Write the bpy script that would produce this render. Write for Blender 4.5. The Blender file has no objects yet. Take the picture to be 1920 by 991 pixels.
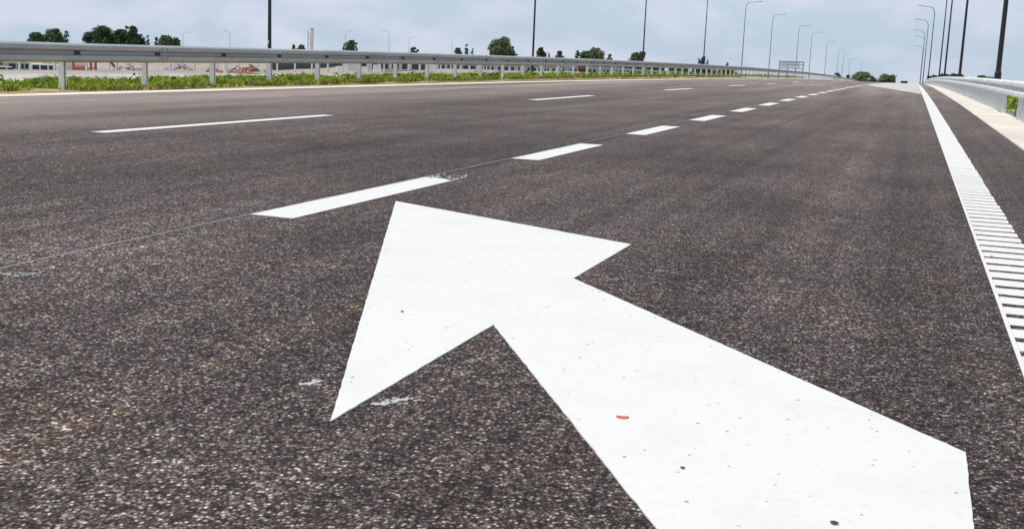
import bpy, math, random
from mathutils import Vector, Matrix, noise as mnoise
random.seed(7)
R = math.radians
scn = bpy.context.scene
COL = scn.collection

# ------------------------------------------------------------------ camera
CAM_H = 0.84
EX = (0.32036709, 0.94643458, 0.0403301)     # camera right in world
EY = (-0.15359775, 0.09390908, -0.98366093)  # camera down
EZ = (0.93475808, -0.30893797, -0.1754556)   # (road frame: x, y, z) see below


def road_axes():
    """Camera axes from the direction of the road and the roll of the horizon."""
    f = 2200.0
    d = Vector((1714 - 960, 134 - 495.5, f)).normalized()
    h = Vector((1, .041, 0))
    up = -(d.cross(h))
    up.normalize()
    if up.y > 0:
        up = -up
    r = d.cross(-up).normalized()
    if r.x < 0:
        r = -r
    return r, d, up


r_, d_, u_ = road_axes()
right = Vector((r_.x, d_.x, u_.x))
down = Vector((r_.y, d_.y, u_.y))
fwd = Vector((r_.z, d_.z, u_.z))
cam_data = bpy.data.cameras.new('camera')
cam = bpy.data.objects.new('camera', cam_data)
COL.objects.link(cam)
m = Matrix.Identity(4)
for i in range(3):
    m[i][0] = right[i]
    m[i][1] = -down[i]
    m[i][2] = -fwd[i]
m[2][3] = CAM_H
cam.matrix_world = m
cam_data.sensor_width = 36
cam_data.lens = 2200 * 36 / 1920
cam_data.clip_start = 0.05
cam_data.clip_end = 9000
scn.camera = cam

# ------------------------------------------------------------------ sky and sun
SUN_DIR = Vector((-0.42, -0.16, 0.88)).normalized()
SUN_EL = math.asin(SUN_DIR.z)
SUN_AZ = math.atan2(SUN_DIR.x, SUN_DIR.y)
world = bpy.data.worlds.new('World')
scn.world = world
world.use_nodes = True
nt = world.node_tree
nt.nodes.clear()
N = nt.nodes.new
out = N('ShaderNodeOutputWorld')
bg = N('ShaderNodeBackground')
bg.inputs['Strength'].default_value = 0.105
sky = N('ShaderNodeTexSky')
sky.sky_type = 'NISHITA'
sky.sun_disc = False
sky.sun_elevation = SUN_EL
sky.sun_rotation = SUN_AZ
sky.air_density = 1.0
sky.dust_density = 1.5
tc = N('ShaderNodeTexCoord')
mp = N('ShaderNodeMapping')
mp.inputs['Scale'].default_value = (1, 1, 2.6)
no = N('ShaderNodeTexNoise')
no.inputs['Scale'].default_value = 9.0
no.inputs['Detail'].default_value = 8
no.inputs['Roughness'].default_value = 0.55
no.inputs['Distortion'].default_value = 0.3
ra = N('ShaderNodeValToRGB')
ra.color_ramp.elements[0].position = 0.44
ra.color_ramp.elements[1].position = 0.60
ra.color_ramp.elements[0].color = (0.0, 0.0, 0.0, 1)
ra.color_ramp.elements[1].color = (1, 1, 1, 1)
veil = N('ShaderNodeMix')
veil.data_type = 'RGBA'
veil.inputs[0].default_value = 0.88
veil.inputs[7].default_value = (5.55, 6.70, 8.15, 1)     # thin high cloud
cl = N('ShaderNodeMix')
cl.data_type = 'RGBA'
cl.inputs[7].default_value = (7.0, 7.3, 8.4, 1)     # cloud puffs
mu = N('ShaderNodeMath')
mu.operation = 'MULTIPLY'
mu.inputs[1].default_value = 0.75
L = nt.links.new
L(tc.outputs['Generated'], mp.inputs['Vector'])
L(mp.outputs['Vector'], no.inputs['Vector'])
L(no.outputs['Fac'], ra.inputs['Fac'])
L(ra.outputs['Color'], mu.inputs[0])
L(sky.outputs['Color'], veil.inputs[6])
L(veil.outputs[2], cl.inputs[6])
L(mu.outputs[0], cl.inputs[0])
L(cl.outputs[2], bg.inputs['Color'])
L(bg.outputs['Background'], out.inputs['Surface'])

sun_data = bpy.data.lights.new('sun', 'SUN')
sun_data.energy = 3.4
sun_data.angle = R(0.55)
sun_data.color = (1.0, 0.965, 0.91)
sun = bpy.data.objects.new('sun', sun_data)
sun.rotation_euler = SUN_DIR.to_track_quat('Z', 'Y').to_euler()
sun.location = (0, 0, 60)
COL.objects.link(sun)
scn.view_settings.view_transform = 'Standard'
scn.view_settings.look = 'None'
scn.view_settings.exposure = -0.06
scn.view_settings.gamma = 1.0

# ------------------------------------------------------------------ helpers


def interp(x, xs, ys):
    if x <= xs[0]:
        return ys[0]
    for i in range(1, len(xs)):
        if x <= xs[i]:
            t = (x - xs[i - 1]) / (xs[i] - xs[i - 1])
            return ys[i - 1] + t * (ys[i] - ys[i - 1])
    return ys[-1] + (x - xs[-1]) * (ys[-1] - ys[-2]) / (xs[-1] - xs[-2])


PY = [0, 34, 48, 65, 80, 101, 125, 148, 170, 195, 240, 284, 340, 400, 500, 600, 800]
PZ = [0, 0, -.03, -.085, -.145, -.265, -.43, -.60, -.82, -1.1, -1.75, -2.5, -3.6, -5.0, -7.4, -9.8, -14.5]


def prof(y):
    return interp(y, PY, PZ)


def stations(y0, y1, fine=2.0, grow=1.03):
    ys = [y0]
    s = fine
    while ys[-1] < y1:
        ys.append(min(y1, ys[-1] + s))
        if ys[-1] > 40:
            s *= grow
    return ys


class MB:
    def __init__(self):
        self.v = []
        self.f = []
        self.mi = []
        self.c = []
        self.cur = 0

    def add(self, vs, fs, col=None):
        b = len(self.v)
        self.v += [tuple(p) for p in vs]
        for f in fs:
            self.f.append([b + i for i in f])
            self.mi.append(self.cur)
            self.c.append(col)

    def box(self, c, s, rz=0.0, M=None, taper=1.0):
        hx, hy, hz = s[0] / 2, s[1] / 2, s[2] / 2
        vs = []
        for z, k in ((-hz, 1.0), (hz, taper)):
            for x, y in ((-hx, -hy), (hx, -hy), (hx, hy), (-hx, hy)):
                p = Vector((x * k, y * k, z))
                if M is not None:
                    p = M @ p
                elif rz:
                    p = Matrix.Rotation(rz, 3, 'Z') @ p
                vs.append((p.x + c[0], p.y + c[1], p.z + c[2]))
        self.add(vs, [(0, 3, 2, 1), (4, 5, 6, 7), (0, 1, 5, 4), (1, 2, 6, 5), (2, 3, 7, 6), (3, 0, 4, 7)])

    def tube(self, pts, rad, n=12, cap=True):
        pts = [Vector(p) for p in pts]
        if not isinstance(rad, (list, tuple)):
            rad = [rad] * len(pts)
        b = []
        up = None
        for i, p in enumerate(pts):
            a = pts[max(i - 1, 0)]
            c = pts[min(i + 1, len(pts) - 1)]
            t = (c - a).normalized()
            if up is None:
                up = Vector((0, 1, 0)) if abs(t.y) < .9 else Vector((1, 0, 0))
            s = t.cross(up).normalized()
            q = s.cross(t).normalized()
            up = q
            b.append([p + (s * math.cos(2 * math.pi * k / n) + q * math.sin(2 * math.pi * k / n)) * rad[i] for k in range(n)])
        vs = [v for ring in b for v in ring]
        fs = []
        for i in range(len(pts) - 1):
            for k in range(n):
                k2 = (k + 1) % n
                fs.append((i * n + k, i * n + k2, (i + 1) * n + k2, (i + 1) * n + k))
        if cap:
            fs.append(tuple(range(n - 1, -1, -1)))
            fs.append(tuple((len(pts) - 1) * n + k for k in range(n)))
        self.add(vs, fs)

    def build(self, name, mat, parent=None, smooth=False, loc=None):
        me = bpy.data.meshes.new(name)
        me.from_pydata(self.v, [], self.f)
        mats = mat if isinstance(mat, (list, tuple)) else [mat]
        for mm in mats:
            me.materials.append(mm)
        if len(mats) > 1:
            me.polygons.foreach_set('material_index', self.mi)
        if any(c is not None for c in self.c):
            at = me.color_attributes.new('tint', 'FLOAT_COLOR', 'CORNER')
            data = []
            for f, c in zip(self.f, self.c):
                c = c or (1, 1, 1)
                data += [c[0], c[1], c[2], 1.0] * len(f)
            at.data.foreach_set('color', data)
        if smooth:
            me.polygons.foreach_set('use_smooth', [True] * len(me.polygons))
        me.update()
        o = bpy.data.objects.new(name, me)
        COL.objects.link(o)
        if parent is not None:
            o.parent = parent
        if loc is not None:
            o.location = loc
        return o


def tag(o, label=None, cat=None, group=None, kind=None):
    if label:
        o['label'] = label
    if cat:
        o['category'] = cat
    if group:
        o['group'] = group
    if kind:
        o['kind'] = kind
    return o


def empty(name, loc, rz=0.0):
    o = bpy.data.objects.new(name, None)
    o.location = loc
    o.rotation_euler = (0, 0, rz)
    o.empty_display_size = 0.2
    COL.objects.link(o)
    return o


def copy_tree(o, parent=None):
    c = o.copy()
    COL.objects.link(c)
    c.parent = parent
    for ch in list(o.children):
        copy_tree(ch, c)
    return c


# ------------------------------------------------------------------ materials


class Mat:
    def __init__(self, name, base=(.5, .5, .5), rough=.7, metal=0.0, spec=.5):
        self.m = bpy.data.materials.new(name)
        self.m.use_nodes = True
        self.nt = self.m.node_tree
        self.b = self.nt.nodes['Principled BSDF']
        self.b.inputs['Base Color'].default_value = (*base, 1)
        self.b.inputs['Roughness'].default_value = rough
        self.b.inputs['Metallic'].default_value = metal
        self.b.inputs['Specular IOR Level'].default_value = spec
        self._tc = None

    def n(self, t, **kw):
        nd = self.nt.nodes.new(t)
        for k, v in kw.items():
            setattr(nd, k, v)
        return nd

    def link(self, a, b):
        self.nt.links.new(a, b)

    def coord(self, scale=(1, 1, 1), rot=0.0, which='Object'):
        if self._tc is None:
            self._tc = self.n('ShaderNodeTexCoord')
        mp = self.n('ShaderNodeMapping')
        mp.inputs['Scale'].default_value = scale
        mp.inputs['Rotation'].default_value = (0, 0, rot)
        self.link(self._tc.outputs[which], mp.inputs['Vector'])
        return mp.outputs['Vector']

    def noise(self, scale, vec=None, detail=4, rough=.5, dist=0.0):
        nd = self.n('ShaderNodeTexNoise')
        nd.inputs['Scale'].default_value = scale
        nd.inputs['Detail'].default_value = detail
        nd.inputs['Roughness'].default_value = rough
        nd.inputs['Distortion'].default_value = dist
        self.link(vec or self.coord(), nd.inputs['Vector'])
        return nd.outputs['Fac']

    def voro(self, scale, vec=None, rnd=1.0):
        nd = self.n('ShaderNodeTexVoronoi')
        nd.inputs['Scale'].default_value = scale
        nd.inputs['Randomness'].default_value = rnd
        self.link(vec or self.coord(), nd.inputs['Vector'])
        return nd

    def ramp(self, fac, stops):
        nd = self.n('ShaderNodeValToRGB')
        el = nd.color_ramp.elements
        while len(el) < len(stops):
            el.new(.5)
        for e, (p, c) in zip(el, stops):
            e.position = p
            if not isinstance(c, (tuple, list)):
                c = (c, c, c)
            e.color = (*c[:3], 1)
        self.link(fac, nd.inputs['Fac'])
        return nd.outputs['Color']

    def mix(self, fac, a, b, mode='MIX'):
        nd = self.n('ShaderNodeMix', data_type='RGBA', blend_type=mode)
        for s, v in ((nd.inputs[0], fac), (nd.inputs[6], a), (nd.inputs[7], b)):
            if isinstance(v, (int, float)):
                s.default_value = v if s == nd.inputs[0] else (v, v, v, 1)
            elif isinstance(v, tuple):
                s.default_value = (*v[:3], 1)
            else:
                self.link(v, s)
        return nd.outputs[2]

    def math(self, op, a, b=None):
        nd = self.n('ShaderNodeMath', operation=op)
        for s, v in ((nd.inputs[0], a), (nd.inputs[1], b)):
            if v is None:
                continue
            if isinstance(v, (int, float)):
                s.default_value = v
            else:
                self.link(v, s)
        return nd.outputs[0]

    def base(self, c):
        self.link(c, self.b.inputs['Base Color'])

    def bump(self, h, strength=.3, dist=.01):
        nd = self.n('ShaderNodeBump')
        nd.inputs['Strength'].default_value = strength
        nd.inputs['Distance'].default_value = dist
        self.link(h, nd.inputs['Height'])
        self.link(nd.outputs['Normal'], self.b.inputs['Normal'])


def simple(name, base, rough=.7, metal=0.0, nscale=3.0, amt=.25, spec=.5):
    a = Mat(name, base, rough, metal, spec)
    f = a.noise(nscale, detail=5, rough=.6)
    lo = tuple(c * (1 - amt) for c in base)
    hi = tuple(min(1, c * (1 + amt)) for c in base)
    a.base(a.ramp(f, [(.3, lo), (.7, hi)]))
    return a.m


def asphalt_material():
    a = Mat('asphalt', (.08, .07, .07), .85, 0, .16)
    # aggregate: three sizes of stone set in dark binder, each stone with its own grey
    grain = a.coord((1, .82, 1))
    st = a.voro(146, grain)
    st.inputs['Randomness'].default_value = 1.0
    sep = a.n('ShaderNodeSeparateColor')
    a.link(st.outputs['Color'], sep.inputs[0])
    stone = a.ramp(sep.outputs[0], [(0.0, (.031, .0215, .0205)), (.40, (.063, .0455, .0435)), (.72, (.128, .096, .091)),
                                    (.90, (.215, .172, .163)), (1.0, (.46, .395, .375))])
    gap = a.ramp(st.outputs['Distance'], [(.25, 1.0), (.62, .30)])
    col = a.mix(1.0, stone, gap, 'MULTIPLY')
    # coarser chips that still read further away
    st2 = a.voro(60, grain)
    s2 = a.n('ShaderNodeSeparateColor')
    a.link(st2.outputs['Color'], s2.inputs[0])
    chipc = a.ramp(s2.outputs[1], [(.80, 0.0), (.97, 1.0)])
    chipd = a.ramp(st2.outputs['Distance'], [(.14, 1.0), (.34, 0.0)])
    chip = a.math('MULTIPLY', chipc, chipd)
    col = a.mix(a.math('MULTIPLY', chip, .62), col, (.42, .37, .355))
    # clumping of binder and stone
    cl2 = a.noise(26, grain, detail=3, rough=.65)
    col = a.mix(1.0, col, a.ramp(cl2, [(.32, .62), (.68, 1.40)]), 'MULTIPLY')
    cl5 = a.noise(8, detail=3, rough=.6)
    col = a.mix(1.0, col, a.ramp(cl5, [(.32, .78), (.68, 1.22)]), 'MULTIPLY')
    # blotches of wear, long streaks in the driving direction
    blot = a.noise(.75, a.coord((1, .6, 1)), detail=5, rough=.6)
    col = a.mix(1.0, col, a.ramp(blot, [(.33, .66), (.68, 1.30)]), 'MULTIPLY')
    streak = a.noise(1.0, a.coord((2.2, .05, 1)), detail=5, rough=.6)
    col = a.mix(1.0, col, a.ramp(streak, [(.3, .74), (.7, 1.30)]), 'MULTIPLY')
    col = a.mix(1.0, col, (1.09, 1.105, 1.065), 'MULTIPLY')
    bands = a.noise(1.0, a.coord((5.5, .035, 1)), detail=4, rough=.6)
    col = a.mix(1.0, col, a.ramp(bands, [(.34, .84), (.66, 1.20)]), 'MULTIPLY')
    wide = a.noise(.33, a.coord((1, .45, 1)), detail=3, rough=.6)
    col = a.mix(1.0, col, a.ramp(wide, [(.36, .84), (.64, 1.18)]), 'MULTIPLY')
    sxx = a.n('ShaderNodeSeparateXYZ')
    a.link(a.coord(), sxx.inputs[0])
    wob = a.math('MULTIPLY', a.math('SUBTRACT', a.noise(.22, a.coord((.2, 1, 1)), detail=2), .5), .7)
    for xc, hw, gain in ((-.50, .42, 1.26), (-5.35, .75, 1.22), (-2.1, .40, 1.12)):
        dx = a.math('ABSOLUTE', a.math('ADD', a.math('ADD', sxx.outputs[0], -xc), wob))
        mr = a.n('ShaderNodeMapRange', interpolation_type='SMOOTHSTEP')
        mr.inputs[1].default_value = hw
        mr.inputs[2].default_value = hw * .1
        a.link(dx, mr.inputs[0])
        my = a.n('ShaderNodeMapRange')
        my.inputs[1].default_value = 3.0
        my.inputs[2].default_value = 9.0
        a.link(sxx.outputs[1], my.inputs[0])
        tn0 = a.ramp(a.noise(.8, a.coord((2, .25, 1)), detail=4), [(.3, .35), (.6, 1.0)])
        f0 = a.math('MULTIPLY', a.math('MULTIPLY', mr.outputs[0], my.outputs[0]), tn0)
        col = a.mix(f0, col, a.mix(1.0, col, (gain, gain * .985, gain * .96), 'MULTIPLY'))
    # paler in patches, more so on the outer lane and further along the road
    sx = a.n('ShaderNodeSeparateXYZ')
    a.link(a.coord(), sx.inputs[0])
    left = a.n('ShaderNodeMapRange')
    left.inputs[1].default_value = -6.5
    left.inputs[2].default_value = -10.5
    a.link(sx.outputs[0], left.inputs[0])
    far = a.n('ShaderNodeMapRange')
    far.inputs[1].default_value = 9
    far.inputs[2].default_value = 60
    a.link(sx.outputs[1], far.inputs[0])
    dn = a.noise(.5, a.coord((1.6, .10, 1)), detail=6, rough=.6)
    paler_n = a.ramp(dn, [(.35, .35), (.62, 1.0)])
    dust = a.math('MULTIPLY', a.math('MAXIMUM', left.outputs[0], a.math('MULTIPLY', far.outputs[0], .85)), paler_n)
    col = a.mix(a.math('MULTIPLY', dust, .80), col, (.35, .285, .25))
    # clay carried by wheels: brownish patches, and one trail in the near left
    cn = a.noise(2.3, a.coord((1.0, .7, 1)), detail=3, rough=.6)
    clay = a.ramp(cn, [(.53, 0.0), (.72, .42)])
    tx = a.math('ABSOLUTE', a.math('ADD', sx.outputs[0], 1.67))
    tr = a.n('ShaderNodeMapRange')
    tr.inputs[1].default_value = .085
    tr.inputs[2].default_value = .01
    a.link(tx, tr.inputs[0])
    ty = a.n('ShaderNodeMapRange')
    ty.inputs[1].default_value = 4.6
    ty.inputs[2].default_value = 3.0
    a.link(sx.outputs[1], ty.inputs[0])
    tn = a.ramp(a.noise(5, detail=3), [(.40, 0.0), (.62, .75)])
    trail = a.math('MULTIPLY', a.math('MULTIPLY', tr.outputs[0], ty.outputs[0]), tn)
    cm = a.math('MAXIMUM', clay, trail)
    col = a.mix(cm, col, a.mix(1.0, col, (1.50, 1.32, .95), 'MULTIPLY'))
    a.base(col)
    h = a.mix(.6, a.ramp(st.outputs['Distance'], [(.1, 1.0), (.6, 0.0)]), cl2)
    a.bump(h, .55, .004)
    return a.m


def paint_material():
    a = Mat('road_paint', (.8, .8, .79), .55, 0, .4)
    sm = a.noise(3.2, detail=6, rough=.62)
    col = a.ramp(sm, [(.30, (.670, .645, .612)), (.52, (.660, .636, .603)), (.80, (.61, .585, .553))])
    fine = a.noise(34, detail=4, rough=.65)
    col = a.mix(1.0, col, a.ramp(fine, [(.26, .90), (.46, 1.0)]), 'MULTIPLY')
    for sc, th, rr in ((6.3, .55, .036), (11.0, .72, .045), (2.9, .60, .017)):
        v = a.voro(sc)
        v.voronoi_dimensions = '2D'
        sp = a.n('ShaderNodeSeparateColor')
        a.link(v.outputs['Color'], sp.inputs[0])
        on = a.math('GREATER_THAN', sp.outputs[0], th)
        wob = a.math('MULTIPLY', a.noise(90, detail=2), rr * .7)
        d = a.math('LESS_THAN', a.math('ADD', v.outputs['Distance'], wob), rr * 1.15)
        fac = a.math('MULTIPLY', a.math('MULTIPLY', on, d), a.math('ADD', a.math('MULTIPLY', sp.outputs[1], .7), .25))
        col = a.mix(fac, col, (.10, .09, .085))
    # faint tyre smudges
    st = a.noise(1.4, a.coord((3.0, 1.0, 1), rot=.5), detail=5, rough=.7)
    col = a.mix(a.ramp(st, [(.60, 0.0), (.80, .13)]), col, (.60, .57, .53))
    a.base(col)
    a.bump(a.mix(.5, a.noise(190, detail=3), a.noise(30, detail=3)), .18, .002)
    return a.m


def concrete_material(name, base, scale=1.0):
    a = Mat(name, base, .85, 0, .3)
    f = a.noise(1.2 * scale, a.coord((1, .35, 1)), detail=7, rough=.65)
    lo = tuple(c * .82 for c in base)
    hi = tuple(min(.9, c * 1.12) for c in base)
    col = a.ramp(f, [(.3, lo), (.7, hi)])
    g = a.noise(60, detail=3, rough=.6)
    col = a.mix(1.0, col, a.ramp(g, [(.3, .88), (.7, 1.08)]), 'MULTIPLY')
    a.base(col)
    a.bump(g, .3, .003)
    return a.m


def zinc_material(name, base=(.46, .48, .48), rough=.48, metal=.55):
    a = Mat(name, base, rough, metal, .5)
    f = a.noise(2.2, a.coord((1, .5, 1)), detail=6, rough=.65)
    col = a.ramp(f, [(.28, tuple(c * .80 for c in base)), (.72, tuple(c * 1.14 for c in base))])
    sp = a.voro(38)
    sc = a.n('ShaderNodeSeparateColor')
    a.link(sp.outputs['Color'], sc.inputs[0])
    col = a.mix(1.0, col, a.ramp(sc.outputs[0], [(0, .93), (1, 1.07)]), 'MULTIPLY')
    a.base(col)
    a.link(a.ramp(f, [(.3, rough - .08), (.7, rough + .1)]), a.b.inputs['Roughness'])
    return a.m


def tint_material(name, rough=.6, trans=.0):
    a = Mat(name, (.1, .2, .05), rough, 0, .25)
    at = a.n('ShaderNodeAttribute', attribute_name='tint')
    a.base(at.outputs['Color'])
    if trans:
        tr = a.n('ShaderNodeBsdfTranslucent')
        a.link(at.outputs['Color'], tr.inputs['Color'])
        mx = a.n('ShaderNodeMixShader')
        mx.inputs[0].default_value = trans
        o = a.nt.nodes['Material Output']
        a.link(a.b.outputs[0], mx.inputs[1])
        a.link(tr.outputs[0], mx.inputs[2])
        a.link(mx.outputs[0], o.inputs['Surface'])
    return a.m


def soil_material():
    a = Mat('bare_soil', (.4, .34, .3), .95, 0, .15)
    big = a.noise(.035, a.coord((1, 1.6, 1)), detail=8, rough=.62)
    col = a.ramp(big, [(.30, (.22, .20, .11)), (.42, (.36, .30, .25)), (.55, (.38, .335, .30)), (.70, (.29, .24, .21))])
    med = a.noise(.9, detail=6, rough=.65)
    col = a.mix(1.0, col, a.ramp(med, [(.3, .72), (.7, 1.2)]), 'MULTIPLY')
    fn = a.noise(24, detail=4, rough=.7)
    col = a.mix(1.0, col, a.ramp(fn, [(.3, .75), (.7, 1.2)]), 'MULTIPLY')
    a.base(col)
    a.bump(fn, .5, .02)
    return a.m


def verge_material():
    a = Mat('sandy_verge', (.4, .3, .17), .95, 0, .15)
    f = a.noise(5, detail=7, rough=.7)
    col = a.ramp(f, [(.3, (.20, .13, .06)), (.5, (.42, .30, .16)), (.72, (.58, .46, .28))])
    a.base(col)
    a.bump(a.noise(30, detail=4, rough=.7), .7, .02)
    return a.m


M_asphalt = asphalt_material()
M_paint = paint_material()
M_gutter = concrete_material('pale_concrete', (.66, .60, .51))
M_gutter_l = concrete_material('edge_concrete', (.72, .67, .56))
M_patch = concrete_material('dusty_concrete', (.52, .47, .435), .5)
M_road2 = concrete_material('old_concrete_road', (.45, .41, .38), .6)
M_gravel = concrete_material('grey_gravel', (.30, .275, .255), 3)
M_zinc = zinc_material('galvanised_steel', (.36, .375, .37), .6, .2)
M_zinc_pale = zinc_material('pale_galvanised_steel', (.66, .68, .68), .55, .15)
M_bolt = simple('dark_bolt', (.03, .03, .03), .6, .3)
M_pole = simple('dark_pole', (.008, .009, .013), .5, .0, 1.2, .3)  # near-black tone of the nearer posts
M_pole_far = simple('grey_pole', (.09, .105, .13), .5, .2, 1.2, .2)  # same kind of post, greyer tone for those farther off
M_lum = simple('lamp_housing', (.26, .28, .285), .5, .1)
M_glass = simple('lamp_glass', (.45, .47, .48), .2, 0, 2, .1)
M_soil = soil_material()
M_verge = verge_material()
M_leaf = tint_material('leaves', .6, .25)
M_grass = tint_material('grass_blades', .6, .35)
M_bark = simple('bark', (.09, .065, .045), .9, 0, 4, .35)
M_white = simple('white_wall', (.66, .63, .60), .8, 0, .5, .12)
M_dark = simple('dark_opening', (.02, .02, .022), .6, 0, 1, .2)
M_rust = simple('rusty_brown_metal', (.16, .055, .035), .7, .2, 5, .35)
M_red = simple('faded_red_paint', (.42, .12, .07), .7, 0, 3, .25)
M_brick = simple('brick_rubble', (.40, .24, .18), .9, 0, 4, .4)
M_block = simple('white_block', (.74, .72, .68), .8, 0, 3, .1)
M_green = simple('pale_green_paint', (.34, .42, .34), .4, .1, 2, .15)
M_cream = simple('cream_paint', (.66, .62, .50), .45, .1, 2, .15)
M_window = simple('vehicle_glass', (.02, .025, .03), .12, 0, 2, .2)
M_tyre = simple('tyre_rubber', (.02, .02, .02), .8, 0, 2, .2)
M_rim = simple('wheel_rim', (.35, .36, .37), .4, .5, 2, .2)
M_brown = simple('brown_tarp', (.22, .12, .05), .8, 0, 3, .3)
M_sign = simple('white_sign_panel', (.55, .57, .56), .5, .1, 1, .08)
M_frame = simple('dark_steel_frame', (.10, .11, .11), .5, .4, 2, .2)
M_pebble = simple('dark_pebble', (.05, .045, .04), .8, 0, 60, .5)
M_petal = simple('red_petal', (.50, .09, .07), .6, 0, 60, .3)
M_splash = simple('thin_white_paint', (.46, .44, .425), .7, 0, 60, .25)

# ------------------------------------------------------------------ ground and roads


def loft(name, xs, ys, zf, mat, skirt=0.0):
    mb = MB()
    nx, ny = len(xs), len(ys)
    vs = [(x, y, zf(x, y)) for y in ys for x in xs]
    fs = [(j * nx + i, j * nx + i + 1, (j + 1) * nx + i + 1, (j + 1) * nx + i) for j in range(ny - 1) for i in range(nx - 1)]
    mb.add(vs, fs)
    if skirt:
        for i in (0, nx - 1):
            a = [(xs[i], y, zf(xs[i], y)) for y in ys]
            b = [(xs[i], y, zf(xs[i], y) - skirt) for y in ys]
            q = [(k, k + 1, ny + k + 1, ny + k) for k in range(ny - 1)]
            mb.add(a + b, q if i == 0 else [f[::-1] for f in q])
    return mb.build(name, mat)


def plain(x, y):
    yy = max(-200.0, y)
    return interp(yy, [-200, 0, 130, 165, 230, 350, 600, 1000, 3000], [-4.6, -4.5, -4.35, -3.1, -2.7, -3.6, -6.2, -11.5, -42]) - .0004 * max(0, abs(x) - 500)


def other(y):
    return prof(y) - .6


def terrain(x, y):
    y = max(y, -200)
    p = plain(x, y)
    c = prof(y) - .06
    o = other(y) - .03
    if y > 500:
        k = min(1, (y - 500) / 150)
        c = c + (min(c, p) - c) * k
        c = min(c, p)
        o = min(o, p) if y > 650 else o
    nz = mnoise.noise(Vector((x * .02, y * .02, 0))) * .8 + mnoise.noise(Vector((x * .09, y * .09, 3))) * .25
    xs = [-72, -39, -37, -33, -31.5, -18.5, -17.0, -14.6, -11, 1.5, 2.6, 4.5, 14, 30]
    zs = [p + nz, o - .35, o - .02, o, o - .02, o - .02, c - .18, c + .01, c - .05, c - .05, c, c - .35, (c + p) / 2, p + nz]
    if p > o - .35:
        zs[0] = p + nz * .3
    return interp(max(-72.0, min(30.0, x)), xs, zs) if -72 < x < 30 else p + nz


ty = stations(-60, 700, 3.0, 1.03)
y = 700.0
while y < 6000:
    y += max(30, (y - 640) * .25)
    ty.append(y)
tx = [-6000, -3500, -2200, -1500, -1000, -700, -500, -400, -320, -260, -210, -175, -145, -120, -100, -85, -72, -62, -53, -46, -41, -39,
      -37, -35, -33, -31.5, -25, -18.5, -17.8, -17, -16, -15.2, -14.6, -13.6, -12.4, -11, -6, -2, 1.5, 2.1, 2.6, 3.4, 4.5, 8, 14, 20,
      30, 40, 55, 75, 100, 140, 200, 300, 450, 700, 1100, 1800, 3000, 6000]
ground = loft('ground', tx, ty, terrain, M_soil)
tag(ground, kind='structure')

RX0, RX1 = -11.62, 1.27
ry = stations(-12, 600, 1.5, 1.03)
road = loft('road', [RX0, -9, -6, -3, -1, RX1], ry, lambda x, y: prof(y), M_asphalt, .08)
tag(road, kind='structure')
patch_y = stations(50, 600, 1.5, 1.03)


mb = MB()
pv = []
for yy in patch_y:
    x_lo = -2.78 if yy >= 78 else .34 - (yy - 50) / 28 * 3.12
    pv += [(x_lo, yy, prof(yy) + .004), (.35, yy, prof(yy) + .004)]
mb.add(pv, [(2 * k, 2 * k + 1, 2 * k + 3, 2 * k + 2) for k in range(len(patch_y) - 1)])
tag(mb.build('pale_pavement', M_patch), kind='structure')

tag(loft('left_gutter', [-12.0, -11.62], ry, lambda x, y: prof(y) + .012, M_gutter_l, .1), kind='structure')
tag(loft('right_gutter', [1.27, 1.56, 1.84], ry, lambda x, y: prof(y) + .014 + (.012 if x > 1.7 else 0), M_gutter, .1), kind='structure')
tag(loft('left_verge', [-14.7, -13.6, -12.7, -12.0], ry, lambda x, y: prof(y) - .01 + .03 * mnoise.noise(Vector((x * 2, y, 0))), M_verge), kind='structure')
tag(loft('painted_shadow_strip', [1.845, 1.885], ry, lambda x, y: prof(y) + .004, M_frame), kind='structure')  # added dark strip: the shadow line along the right rail's foot
tag(loft('right_verge', [1.89, 2.2, 3.4], ry, lambda x, y: prof(y) - .015 - max(0, x - 2.2) * .08, M_gutter), kind='structure')
tag(loft('gravel_shoulder', [-18.98, -17.6], ry, lambda x, y: other(y) + .015 + (x + 18.98) * .12, M_gravel), kind='structure')
tag(loft('second_carriageway', [-31.2, -28, -24, -19], ry, lambda x, y: other(y) + .02, M_road2, .08), kind='structure')

# ------------------------------------------------------------------ painted markings


def slab(mb, poly, h=.003, z0=0.0, jag=0.0, step=.03, foot=0.0):
    """a raised slab of paint following the road surface, its edge slightly uneven"""
    pts = []
    n = len(poly)
    for i in range(n):
        a, b = Vector(poly[i]), Vector(poly[(i + 1) % n])
        k = max(1, int((b - a).length / step)) if jag else max(1, int((b - a).length / 2.0))
        for j in range(k):
            p = a.lerp(b, j / k)
            if jag and j:
                t = (b - a).normalized()
                w = mnoise.noise(Vector((p.x * 22, p.y * 22, 5))) * jag + random.uniform(-.4, .4) * jag
                p = p + Vector((-t.y, t.x)) * w
            pts.append(p)
    m_ = len(pts)
    top = [(p.x, p.y, prof(p.y) + z0 + h) for p in pts]
    cy = sum(p.y for p in pts) / m_
    bot = [(p.x, p.y + (foot if p.y > cy else -foot), prof(p.y) + z0 + .0005) for p in pts]
    mb.add(top, [tuple(range(m_))])
    mb.add(top + bot, [(i, (i + 1) % m_, m_ + (i + 1) % m_, m_ + i)[::-1] for i in range(m_)])


ARROW = [(-2.699, 6.031), (-1.162, 5.254), (-1.169, 4.297), (0.19, 2.728), (0.184, 2.0), (0.16, 1.2), (0.02, 1.2), (-0.368, 2.013), (-1.179, 3.406), (-1.185, 2.314)]
mb = MB()
# split at the neck so both polygons stay simple, then draw one outline
slab(mb, ARROW[::-1], .004, 0, .0022)
tag(mb.build('painted_arrow', M_paint), 'huge white arrow painted on the dark asphalt, pointing up and left across the lane', 'road arrow')

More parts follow.
